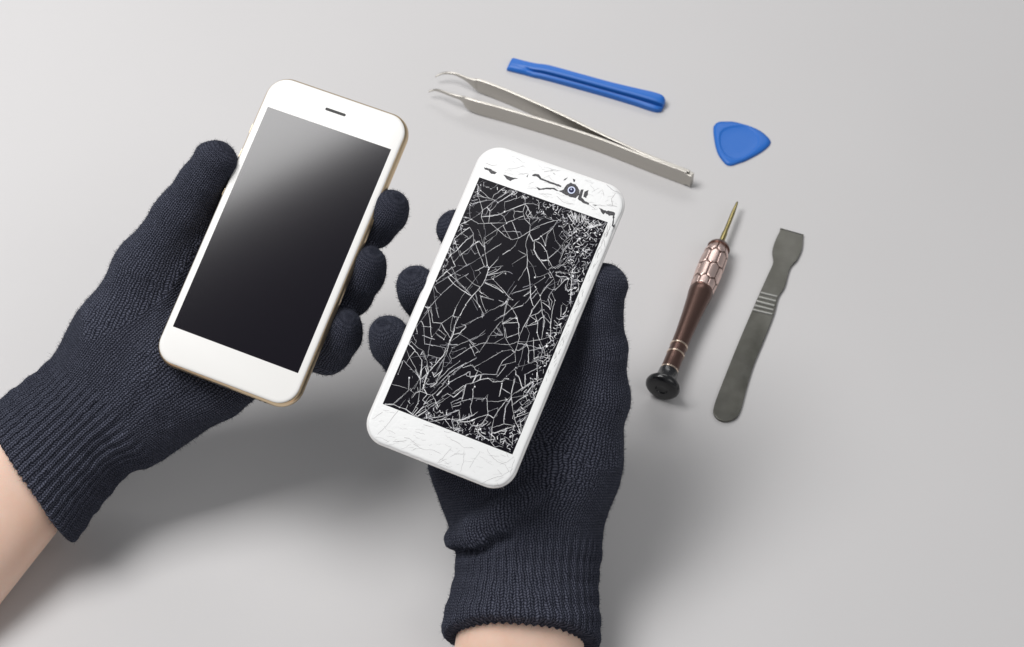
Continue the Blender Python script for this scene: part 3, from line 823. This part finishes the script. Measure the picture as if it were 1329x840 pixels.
for i in range(len(rings)-1):
    for k in range(120):
        j = (k+1) % 120
        f.append((i*120+k, i*120+j, (i+1)*120+j, (i+1)*120+k))
f.append(tuple(range(119, -1, -1))); f.append(tuple(range((len(rings)-1)*120, len(rings)*120)))
mesh_obj('pick_body', v, f, M_blue, pk, origin=pc)

# blue opening bar with a slot ---------------------------------------
A0 = T(661, 82.5, 2.0); A1 = T(861, 137, 2.5)
bx_ = A1-A0; bx_[2] = 0; LB = np.linalg.norm(bx_); bx_ /= LB
by_ = np.array([-bx_[1], bx_[0], 0])
ob = (float((A0[0]+A1[0])/2), float((A0[1]+A1[1])/2), 0)
bar = empty('opening_bar', ob)
tag(bar, 'long slim blue plastic opening bar with a groove along it, above the tweezers', 'pry tool')
st = [  # s fraction, centre shift(mm), half back width, half front width, height, groove depth factor
 (0.0, 0.2, 4.3, 4.3, 2.0, 0.0), (0.01, 0.2, 4.4, 4.5, 3.4, 0.0), (0.06, 0.2, 4.2, 4.4, 3.8, 0.0), (0.12, 0.2, 4.0, 4.2, 4.2, 0.15), (0.17, 0.1, 4.2, 4.1, 4.6, 0.7), (0.25, 0.3, 4.6, 3.9, 5.4, 1),
 (0.45, 0.2, 4.3, 3.7, 5.8, 1), (0.65, 0.0, 4.4, 3.6, 6.0, 1), (0.82, 0.1, 5.0, 4.2, 6.2, 1), (0.91, 0.2, 5.6, 4.9, 6.2, 1), (0.96, 0.2, 5.6, 5.0, 6.0, 1), (0.985, 0.2, 4.9, 4.3, 5.4, 1), (1.0, 0.2, 3.4, 3.0, 4.2, .8)]
# section: (y factor back+/front-, z)
v, f = [], []
SEC = None
stc = catmull(st, 5)
for s_, sh, wb_, wf, h_, g in stc:
    g = max(0, min(1, g))
    sec = [(wb_*.95, 0), (wb_, h_*.25), (wb_*.95, h_*.75), (wb_*.75, h_*.97), (wb_*.2, h_), (-wf*.12, h_*.96), (-wf*.28, h_*.86),
           (-wf*.34, h_*(.84-.62*g)), (-wf*.58, h_*(.80-.62*g)), (-wf*.64, h_*(.74-.10*g)), (-wf*.82, h_*(.70-.12*g)), (-wf*.97, h_*.48), (-wf, h_*.2), (-wf*.94, 0)]
    SEC = len(sec)
    for y, z in sec:
        p = A0*np.array([1, 1, 0])+bx_*LB*s_+by_*(y+sh)
        v.append((p[0], p[1], z+0.1))
for i in range(len(stc)-1):
    for k in range(SEC):
        j = (k+1) % SEC
        f.append((i*SEC+k, i*SEC+j, (i+1)*SEC+j, (i+1)*SEC+k))
f.append(tuple(range(SEC-1, -1, -1))); f.append(tuple(range((len(stc)-1)*SEC, len(stc)*SEC)))
mesh_obj('bar_body', v, f, M_blue, bar, origin=ob, autosmooth=38)

# tweezers: two strips standing on edge, joined at the right -----------
tw_o = T(740, 190, 0); tw_o = (float(tw_o[0]), float(tw_o[1]), 0)
tw = empty('tweezers', tw_o)
tag(tw, 'long pale steel tweezers with fine bent tips, arms open', 'tweezers')
def strip(name, st, th):
    """st: (px,py of the top edge, height above table of top edge, strip height)"""
    C = catmull([(*T(px, py, zt)[:2], zt, hh_) for px, py, zt, hh_ in st], 6)
    v, f = [], []
    for i, c_ in enumerate(C):
        d = C[min(i+1, len(C)-1)][:2]-C[max(i-1, 0)][:2]; d /= np.linalg.norm(d)+1e-9
        nn = np.array([-d[1], d[0]])
        t_ = th*min(1, 0.45+0.55*c_[3]/6)
        for sgn, top in ((-.5, 1), (.5, 1), (.5, 0), (-.5, 0)):
            p = c_[:2]+nn*t_*sgn
            v.append((p[0], p[1], max(c_[2] if top else c_[2]-c_[3], 0.1)))
    for i in range(len(C)-1):
        for k in range(4):
            j = (k+1) % 4
            f.append((i*4+k, i*4+j, (i+1)*4+j, (i+1)*4+k))
    f.append((3, 2, 1, 0)); b = (len(C)-1)*4; f.append((b, b+1, b+2, b+3))
    return mesh_obj(name, v, f, M_steel, tw, smooth=False, origin=tw_o, bevel=0.18)
strip('near_arm', [(556, 118.5, 5.0, .7), (564, 116, 6.4, 1.0), (572, 117, 7.4, 1.6), (585, 121.5, 8.4, 2.0), (599, 125, 9.2, 3.2), (606, 127, 9.8, 7.5), (620, 131, 10.2, 9.6), (660, 142, 10.2, 10.0), (720, 160, 10.2, 10), (780, 180, 10.2, 10), (840, 203.5, 10.2, 10), (892, 223, 10.2, 10.0)], 1.5)
strip('far_arm', [(565, 99, 5.0, .7), (573, 95, 6.6, 1.0), (582, 93.5, 7.8, 1.5), (592, 95, 8.4, 1.8), (606, 100.5, 9.2, 3.0), (616, 103, 9.8, 6.5), (624, 104, 10.2, 9.2), (660, 117.5, 10.2, 10.0), (720, 144, 10.2, 10), (780, 173, 10.2, 10), (810, 187, 10.2, 10), (842, 201.5, 10.2, 10), (895, 222, 10.2, 10.0)], 1.5)
a_, b_ = T(893, 223, 9.2), T(899, 227.5, 9.2)
strip('end_tab', [(888, 222.5, 9.0, 8), (893, 224, 9.0, 8), (899, 227, 9.0, 8)], 3.2)

# ------------------------------------------------------------------ gloved hands (implicit surface -> mesh)
def surface_nets(fn, lo, hi, h):
    nx, ny, nz = [int(math.ceil((hi[i]-lo[i])/h))+1 for i in range(3)]
    xs = lo[0]+h*np.arange(nx); ys = lo[1]+h*np.arange(ny); zs = lo[2]+h*np.arange(nz)
    X, Y, Z = np.meshgrid(xs, ys, zs, indexing='ij')
    f = fn(np.stack([X.ravel(), Y.ravel(), Z.ravel()], 1).astype(np.float32)).reshape(nx, ny, nz)
    s = f < 0
    cnt = np.zeros((nx-1, ny-1, nz-1), np.int16); acc = np.zeros((nx-1, ny-1, nz-1, 3), np.float32)
    base = np.stack(np.meshgrid(np.arange(nx-1), np.arange(ny-1), np.arange(nz-1), indexing='ij'), -1)
    def sub(a, d): return a[d[0]:nx-1+d[0], d[1]:ny-1+d[1], d[2]:nz-1+d[2]]
    for axis in range(3):
        o = [i for i in range(3) if i != axis]
        for p in (0, 1):
            for q in (0, 1):
                d0 = [0, 0, 0]; d0[o[0]] = p; d0[o[1]] = q
                d1 = list(d0); d1[axis] = 1
                a, b = sub(f, d0), sub(f, d1)
                cr = (a < 0) != (b < 0)
                t = np.where(cr, a/np.where(cr, a-b, 1), 0)
                cnt += cr
                for k in range(3):
                    acc[..., k] += np.where(cr, d0[k]+(t if k == axis else 0), 0)
    act = cnt > 0
    idx = -np.ones(cnt.shape, np.int64); idx[act] = np.arange(act.sum())
    V = (base[act]+acc[act]/cnt[act][:, None])*h+np.array(lo)
    quads = []
    for axis in range(3):
        o = [(axis+1) % 3, (axis+2) % 3]
        sl0 = [slice(1, -1)]*3; sl1 = [slice(1, -1)]*3
        sl0[axis] = slice(0, -1); sl1[axis] = slice(1, None)
        a, b = s[tuple(sl0)], s[tuple(sl1)]
        cr = np.argwhere(a != b)
        inside_first = a[tuple(cr.T)]
        g = cr.copy(); 
        for q in o: g[:, q] += 1
        c = []
        for p, q in ((0, 0), (1, 0), (1, 1), (0, 1)):
            m = g.copy(); m[:, o[0]] -= 1-p; m[:, o[1]] -= 1-q
            c.append(idx[m[:, 0], m[:, 1], m[:, 2]])
        Q = np.stack(c, 1)
        Q[~inside_first] = Q[~inside_first][:, ::-1]
        quads.append(Q)
    return V, np.concatenate(quads)

def seg_sdf(P, a, b, ra, rb_):
    ab = b-a; L2 = float(ab@ab)
    t = np.clip(((P-a)@ab)/L2, 0, 1)
    d = P-a-t[:, None]*ab
    return np.sqrt(np.einsum('ij,ij->i', d, d))-(ra+(rb_-ra)*t)

def smin(a, b, k):
    h = np.clip(0.5+0.5*(b-a)/k, 0, 1)
    return b+(a-b)*h-k*h*(1-h)

def waves(P, wl, seed, n=7):
    r = np.random.default_rng(seed); out = 0
    for _ in range(n):
        d = r.normal(size=3); d /= np.linalg.norm(d)
        out = out+np.sin(P@d*(2*math.pi/(wl*r.uniform(.7, 1.4)))+r.uniform(0, 6.28))
    return out/n

def build_glove(spec, parent, porg):
    """spec: prims (name, pts[(px,py,d,r)...], k), palm axis etc."""
    chains = {}
    order = []
    for region, pts, k in spec['prims']:
        c = [(at(px, py, d), r) for px, py, d, r in pts]
        order.append((region, c, k)); 
        if region not in chains: chains[region] = [q[0] for q in c]
    e0, en = at(*spec['cuff_end'][:3]), None
    ax_ = at(*spec['cuff_dir'][:3])-e0; ax_ /= np.linalg.norm(ax_)     # from cuff end towards the hand
    cut = spec.get('cut_tilt')
    nrm = ax_.copy()
    if cut is not None:
        nrm = ax_+np.array(cut); nrm /= np.linalg.norm(nrm)
    def total(P, regions=None):
        out = None
        for region, c, k in order:
            if regions is not None and region not in regions: continue
            d = None
            if len(c) == 1:
                d = np.sqrt(((P-c[0][0])**2).sum(1))-c[0][1]
            for (a, ra), (b, rbb) in zip(c[:-1], c[1:]):
                dd = seg_sdf(P, a.astype(P.dtype), b.astype(P.dtype), ra, rbb)
                d = dd if d is None else smin(d, dd, 4.5)
            out = d if out is None else smin(out, d, k)
        return out
    def field(P):
        d = total(P)
        for a, b, r, k in spec.get('carve', []):
            c = seg_sdf(P, at(*a).astype(P.dtype), at(*b).astype(P.dtype), r, r)
            d = -smin(-d, c, k)
        plane = -((P-e0.astype(P.dtype))@nrm.astype(P.dtype))
        return -smin(-d, -plane, 2.0)
    allp = np.array([q[0] for _, c, _ in order for q in c]); rr = max(q[1] for _, c, _ in order for q in c)
    lo, hi = allp.min(0)-rr-4, allp.max(0)+rr+4
    V, Q = surface_nets(field, lo, hi, 1.35)
    # relax
    E_ = np.concatenate([Q[:, [0, 1]], Q[:, [1, 2]], Q[:, [2, 3]], Q[:, [3, 0]]])
    for it in range(4):
        S = np.zeros_like(V); C = np.zeros(len(V))
        np.add.at(S, E_[:, 0], V[E_[:, 1]]); np.add.at(C, E_[:, 0], 1)
        np.add.at(S, E_[:, 1], V[E_[:, 0]]); np.add.at(C, E_[:, 1], 1)
        V = V+(0.5 if it % 2 == 0 else -0.5)*(S/C[:, None]-V)
    # subdivide once in Blender
    me = bpy.data.meshes.new('tmp'); me.from_pydata(V.tolist(), [], Q.tolist()); me.update()
    tmp = bpy.data.objects.new('tmp', me); sc.collection.objects.link(tmp)
    md = tmp.modifiers.new('s', 'SUBSURF'); md.levels = 1; md.render_levels = 1
    dg = bpy.context.evaluated_depsgraph_get(); ev = tmp.evaluated_get(dg); m2 = ev.to_mesh()
    nv, nf = len(m2.vertices), len(m2.polygons)
    V = np.empty(nv*3, np.float32); m2.vertices.foreach_get('co', V); V = V.reshape(-1, 3).astype(float)
    N = np.empty(nv*3, np.float32); m2.vertex_normals.foreach_get('vector', N); N = N.reshape(-1, 3).astype(float)
    Q = np.empty(nf*4, np.int32); m2.loops.foreach_get('vertex_index', Q); Q = Q.reshape(-1, 4)
    ev.to_mesh_clear(); bpy.data.objects.remove(tmp); bpy.data.meshes.remove(me)
    # regions
    regs = list(chains.keys())
    fc = V[Q].mean(1)
    D = np.stack([total(fc.astype(np.float32), [r]) for r in regs], 1)
    freg = D.argmin(1)
    lat = np.array(spec['lateral'], float); lat /= np.linalg.norm(lat)
    def param(P, region):
        ch = chains[region]
        best = np.full(len(P), 1e9); vv_ = np.zeros(len(P)); uu_ = np.zeros(len(P)); rad = np.zeros(len(P))
        acc = 0
        if region == 'palm':
            a, b = ch[0], ch[-1]; ax = (b-a)/np.linalg.norm(b-a)
            l = lat-ax*(lat@ax); l /= np.linalg.norm(l); z = np.cross(ax, l)
            t = (P-a)@ax; X = (P-a)@l; Z = (P-a)@z
            cols = 112
            return np.arctan2(Z/19, X/40)/(2*math.pi)*cols, t, cols
        for i, (a, b) in enumerate(zip(ch[:-1], ch[1:])):
            L = np.linalg.norm(b-a); ax = (b-a)/L
            t = (P-a)@ax
            tc = np.clip(t, 0, L); d = np.linalg.norm(P-a-tc[:, None]*ax, axis=1)
            l = lat-ax*(lat@ax); l /= np.linalg.norm(l); z = np.cross(ax, l)
            an = np.arctan2((P-a)@z, (P-a)@l)
            tt = t if (i == 0 or i == len(ch)-2) else tc
            m = d < best
            best[m] = d[m]; vv_[m] = acc+(tt if i in (0, len(ch)-2) else tc)[m]; uu_[m] = an[m]
            acc += L
        cols = spec.get('cols', {}).get(region, 30)
        return uu_/(2*math.pi)*cols, vv_, cols
    U = np.zeros((nf, 4, 2))
    for ri, r in enumerate(regs):
        m = freg == ri
        if not m.any(): continue
        P = V[Q[m]].reshape(-1, 3)
        u, v_, cols = param(P, r)
        u = u.reshape(-1, 4)
        u = np.where(u-u[:, :1] > cols/2, u-cols, np.where(u-u[:, :1] < -cols/2, u+cols, u))
        U[m, :, 0] = u; U[m, :, 1] = v_.reshape(-1, 4)
    # cuff split
    tcuff = (V-e0)@ax_
    CL = spec['cuff_len']
    lz = lat-ax_*(lat@ax_); lz /= np.linalg.norm(lz); zz_ = np.cross(ax_, lz)
    cx_ = spec.get('cuff_ab', (30, 22))
    th = np.arctan2(((V-e0)@zz_)/cx_[1], ((V-e0)@lz)/cx_[0])
    wav = 2.0*np.sin(th*2+1)+1.2*np.sin(th*5)
    tl = tcuff+wav
    # displacement: folds, ribs, pile
    disp = 0.28*waves(V, 26, spec['seed'])+0.36*waves(V, 11, spec['seed']+1)
    nr = spec.get('ribs', 46)
    env = np.clip((CL-tl)/6+0.5, 0, 1)
    handside = np.clip((tcuff-CL)/8, 0, 1)
    rib = np.cos(th*nr+0.35*waves(V, 20, spec['seed']+2))
    disp = disp*(0.4+0.6*handside)+env*0.48*rib
    disp += env*0.25*np.sin(tcuff*2*math.pi/9+1.5*np.sin(th*3))        # slack rings
    disp += 0.10*waves(V, 2.2, spec['seed']+3, 12)
    for (px, py, dd, rad, amp) in spec.get('bulges', []):
        c = at(px, py, dd); disp += amp*np.exp(-((V-c)**2).sum(1)/(rad*rad))
    for A, B, sg, amp in spec.get('creases', []):                       # pressed-in folds
        a, b = at(*A), at(*B); d = seg_sdf(V, a, b, 0, 0)
        disp += -amp*np.exp(-(d/sg)**2)+amp*.7*np.exp(-((d-sg*1.9)/(sg*.9))**2)
    V = V+N*disp[:, None]
    # which faces are cuff
    ftl = tl[Q].mean(1); iscuff = (ftl < CL) & (np.array([r == 'palm' for r in regs])[freg])
    Vw = c2w(V)
    Nw = N@RC.T
    def make(name, fm, material, par, nf_, seedk, zero):
        q = Q[fm]; u = U[fm]
        used = np.unique(q); rem = -np.ones(nv, np.int64); rem[used] = np.arange(len(used))
        vv2 = Vw[used]; qq = rem[q]
        loops = [qq.ravel()]; lt = [np.full(len(qq), 4)]; uvs = [u.reshape(-1, 2)]
        # wool fibres standing off the surface
        r = np.random.default_rng(seedk)
        pick = r.integers(0, len(q), nf_)
        w4 = r.dirichlet((1, 1, 1, 1), nf_)
        bp = (Vw[q[pick]]*w4[..., None]).sum(1); bn = (Nw[q[pick]]*w4[..., None]).sum(1)
        bn /= np.linalg.norm(bn, axis=1)[:, None]+1e-9
        rd = r.normal(size=(nf_, 3)); d1 = bn*0.8+rd*0.45; d1 /= np.linalg.norm(d1, axis=1)[:, None]
        d2 = d1+r.normal(size=(nf_, 3))*0.7; d2 /= np.linalg.norm(d2, axis=1)[:, None]
        L = r.uniform(.4, 1.5, nf_)*(1+0.8*(r.random(nf_) < .08))
        side = np.cross(d1, r.normal(size=(nf_, 3))); side /= np.linalg.norm(side, axis=1)[:, None]
        w = 0.05
        p0 = bp-bn*.1; p1 = p0+d1*L[:, None]*.6; p2 = p1+d2*L[:, None]*.6
        FV = np.stack([p0-side*w, p0+side*w, p1+side*w*.8, p1-side*w*.8, p2], 1).reshape(-1, 3)
        b0 = len(vv2)+5*np.arange(nf_)[:, None]
        fq = b0+np.array([[0, 1, 2, 3]]); ft = b0+np.array([[3, 2, 4]])
        vv2 = np.concatenate([vv2, FV])
        loops += [fq.ravel(), ft.ravel()]; lt += [np.full(nf_, 4), np.full(nf_, 3)]
        uf = U[fm][pick].mean(1)
        uvs += [np.repeat(uf, 4, 0), np.repeat(uf, 3, 0)]
        loops = np.concatenate(loops); lt = np.concatenate(lt); uvs = np.concatenate(uvs)
        me = bpy.data.meshes.new(name)
        me.vertices.add(len(vv2)); me.vertices.foreach_set('co', ((vv2-np.array(zero))*MM).astype(np.float32).ravel())
        me.loops.add(len(loops)); me.loops.foreach_set('vertex_index', loops.astype(np.int32))
        me.polygons.add(len(lt)); me.polygons.foreach_set('loop_start', np.concatenate([[0], np.cumsum(lt)[:-1]]).astype(np.int32))
        uvl = me.uv_layers.new(name='knit'); 
        me.update(calc_edges=True)
        uvl = me.uv_layers['knit']; uvl.data.foreach_set('uv', uvs.astype(np.float32).ravel())
        me.polygons.foreach_set('use_smooth', np.ones(len(lt), bool))
        me.validate(); me.materials.append(material)
        o = bpy.data.objects.new(name, me); sc.collection.objects.link(o); o.parent = par
        return o
    g = make('glove', ~iscuff, M_knit, parent, spec.get('fuzz', 26000), spec['seed'], porg)
    cf = make('cuff', iscuff, M_rib, g, spec.get('fuzz', 26000)//3, spec['seed']+9, porg)
    return g, cf

def loft_arm(stations, parent, porg, lat, seed):
    """stations: (px,py,d,a,b) half widths; bare forearm"""
    C = catmull([(*at(px, py, d), a, b) for px, py, d, a, b in stations], 10)
    v, f = [], []; n = 64
    L = np.array(lat, float)
    for i, c_ in enumerate(C):
        p = c_[:3]; d = C[min(i+1, len(C)-1)][:3]-C[max(i-1, 0)][:3]; d /= np.linalg.norm(d)
        l = L-d*(L@d); l /= np.linalg.norm(l); z = np.cross(d, l)
        for k in range(n):
            t = 2*math.pi*k/n
            q = p+l*c_[3]*math.cos(t)+z*c_[4]*math.sin(t)*(1+0.06*math.cos(2*t))
            v.append(q)
    v = np.array(v); v = c2w(v)
    for i in range(len(C)-1):
        for k in range(n):
            j = (k+1) % n
            f.append((i*n+k, i*n+j, (i+1)*n+j, (i+1)*n+k))
    f.append(tuple(range(n-1, -1, -1))); f.append(tuple(range((len(C)-1)*n, len(C)*n)))
    return mesh_obj('forearm', v, f, M_skin, parent, origin=porg)

porg = (-100.0, -330.0, 0.0)
person = empty('person', porg)
tag(person, 'person in navy knitted gloves holding a smartphone in each open hand', 'person')

G1 = dict(seed=3, lateral=(0.72, -0.69, 0), fuzz=48000,
  prims=[
   ('palm', [(-70, 715, 748, 25), (20, 632, 750, 24), (130, 525, 757, 20), (230, 430, 757, 17), (300, 360, 757, 14)], 8),
   ('palm', [(-110, 680, 748, 22), (-8, 600, 750, 20), (112, 496, 757, 16.5), (150, 440, 757, 18)], 12),
   ('palm', [(-30, 755, 748, 22), (48, 664, 750, 20), (150, 556, 757, 16), (225, 480, 752, 22), (300, 468, 750, 16)], 12),
   ('palm', [(140, 520, 758, 18), (232, 372, 760, 13), (312, 290, 756, 12)], 10),
   ('palm', [(150, 530, 758, 18), (340, 345, 754, 12)], 10),
   ('palm', [(170, 545, 756, 18), (355, 400, 750, 12)], 10),
   ('palm', [(190, 550, 754, 16), (280, 508, 746, 12), (340, 462, 743, 11.5)], 10),
   ('thumb', [(148, 455, 757, 19), (192, 352, 752, 15), (235, 278, 746, 11.0), (262, 238, 742, 9.4), (281, 210, 738, 9.3)], 11),
   ('thumb', [(268, 199, 738, 4.5)], 3),
   ('index', [(312, 290, 756, 11.5), (410, 272, 757, 9.2), (455, 305, 750, 9.2), (486, 293, 741, 9.0), (503, 276, 734, 8.2), (507, 270, 732, 7.6)], 5),
   ('middle', [(340, 345, 754, 11.5), (415, 372, 757, 9.4), (453, 380, 742, 9.8), (470, 356, 734, 9.0), (477, 342, 730, 8.0)], 5),
   ('ring', [(355, 400, 750, 11.5), (395, 452, 750, 9.4), (425, 454, 739, 10.0), (440, 434, 731, 9.2), (445, 424, 727, 8.1)], 5),
   ('little', [(340, 462, 743, 11), (372, 440, 752, 9), (402, 420, 748, 8)], 5),
  ],
  carve=[],
  creases=[((165, 520, 738), (262, 330, 742), 2.6, 0.9), ((215, 545, 735), (190, 470, 732), 2.4, 0.8), ((120, 590, 735), (230, 470, 728), 3.0, 0.5)],
  cuff_end=(36, 617, 750), cut_tilt=(0.125, -0.17, 0), cuff_dir=(130, 525, 757), cuff_len=44, ribs=52, cuff_ab=(30, 23),
  cols={'thumb': 36, 'index': 29, 'middle': 29, 'ring': 29, 'little': 28})
g1, c1 = build_glove(G1, person, porg)
loft_arm([(60, 592, 752, 24, 19), (20, 632, 750, 26.5, 20), (-40, 700, 745, 28, 22), (-130, 800, 735, 31, 25), (-260, 950, 715, 36, 31), (-420, 1140, 690, 42, 37)], person, porg, (0.72, -0.69, 0), 1)

G2 = dict(seed=23, lateral=(1, 0.05, 0), fuzz=48000,
  prims=[
   ('palm', [(676, 860, 722, 24), (677, 815, 724, 24), (686, 710, 733, 20), (668, 600, 736, 17), (655, 520, 738, 14)], 8),
   ('palm', [(640, 865, 722, 21), (640, 815, 724, 20), (648, 715, 733, 16.5), (622, 620, 736, 16), (610, 560, 736, 13)], 12),
   ('palm', [(712, 865, 722, 21), (712, 815, 724, 20.5), (726, 710, 733, 17), (736, 600, 732, 22)], 12),
   ('palm', [(690, 680, 736, 18), (700, 520, 742, 13), (695, 432, 742, 12)], 10),
   ('palm', [(712, 560, 750, 14), (714, 480, 756, 14), (720, 440, 755, 13)], 4),
   ('palm', [(675, 680, 736, 18), (652, 442, 742, 12)], 10),
   ('palm', [(655, 680, 736, 17), (614, 478, 738, 12)], 10),
   ('palm', [(630, 660, 736, 14), (594, 600, 733, 11), (592, 520, 731, 11)], 10),
   ('thumb', [(738, 600, 731, 21), (770, 515, 724, 15), (781, 455, 718, 10.2), (778, 408, 714, 9.0), (785, 370, 711, 9.1)], 10),
   ('thumb', [(799, 373, 709, 5.0)], 3),
   ('index', [(695, 432, 742, 11), (650, 350, 745, 9), (606, 318, 735, 8.5), (591, 297, 731, 8.3)], 5),
   ('middle', [(652, 442, 742, 11), (600, 440, 748, 9.2), (565, 412, 737, 8.6), (546, 384, 725, 8.4), (540, 370, 720, 8.4)], 5),
   ('ring', [(614, 478, 738, 11), (560, 500, 744, 9.2), (532, 480, 732, 8.6), (510, 448, 720, 8.3), (504, 435, 715, 8.5)], 5),
   ('little', [(592, 520, 731, 10.5), (560, 530, 740, 9), (545, 500, 738, 8)], 5),
   ('palm', [(592, 697, 724, 4.8), (616, 688, 716, 6.0), (650, 668, 712, 5.2), (688, 645, 712, 3.4), (720, 630, 714, 1.6)], 3.5),
  ],
  creases=[((585, 722, 722), (655, 700, 711), 2.4, 1.3), ((640, 640, 715), (700, 600, 712), 2.6, .6), ((700, 575, 722), (745, 640, 708), 3, .5)],
  cuff_end=(677, 833, 724), cut_tilt=(0, 0, -0.36), cuff_dir=(686, 710, 733), cuff_len=44, ribs=50, cuff_ab=(31, 23),
  cols={'thumb': 36, 'index': 29, 'middle': 29, 'ring': 29, 'little': 28})
g2, c2 = build_glove(G2, person, porg)
loft_arm([(679, 780, 727, 24, 19), (676, 825, 724, 27, 20), (668, 880, 720, 27.5, 21), (655, 980, 705, 31, 25), (640, 1150, 690, 36, 32), (620, 1330, 670, 40, 36)], person, porg, (1, 0.05, 0), 2)
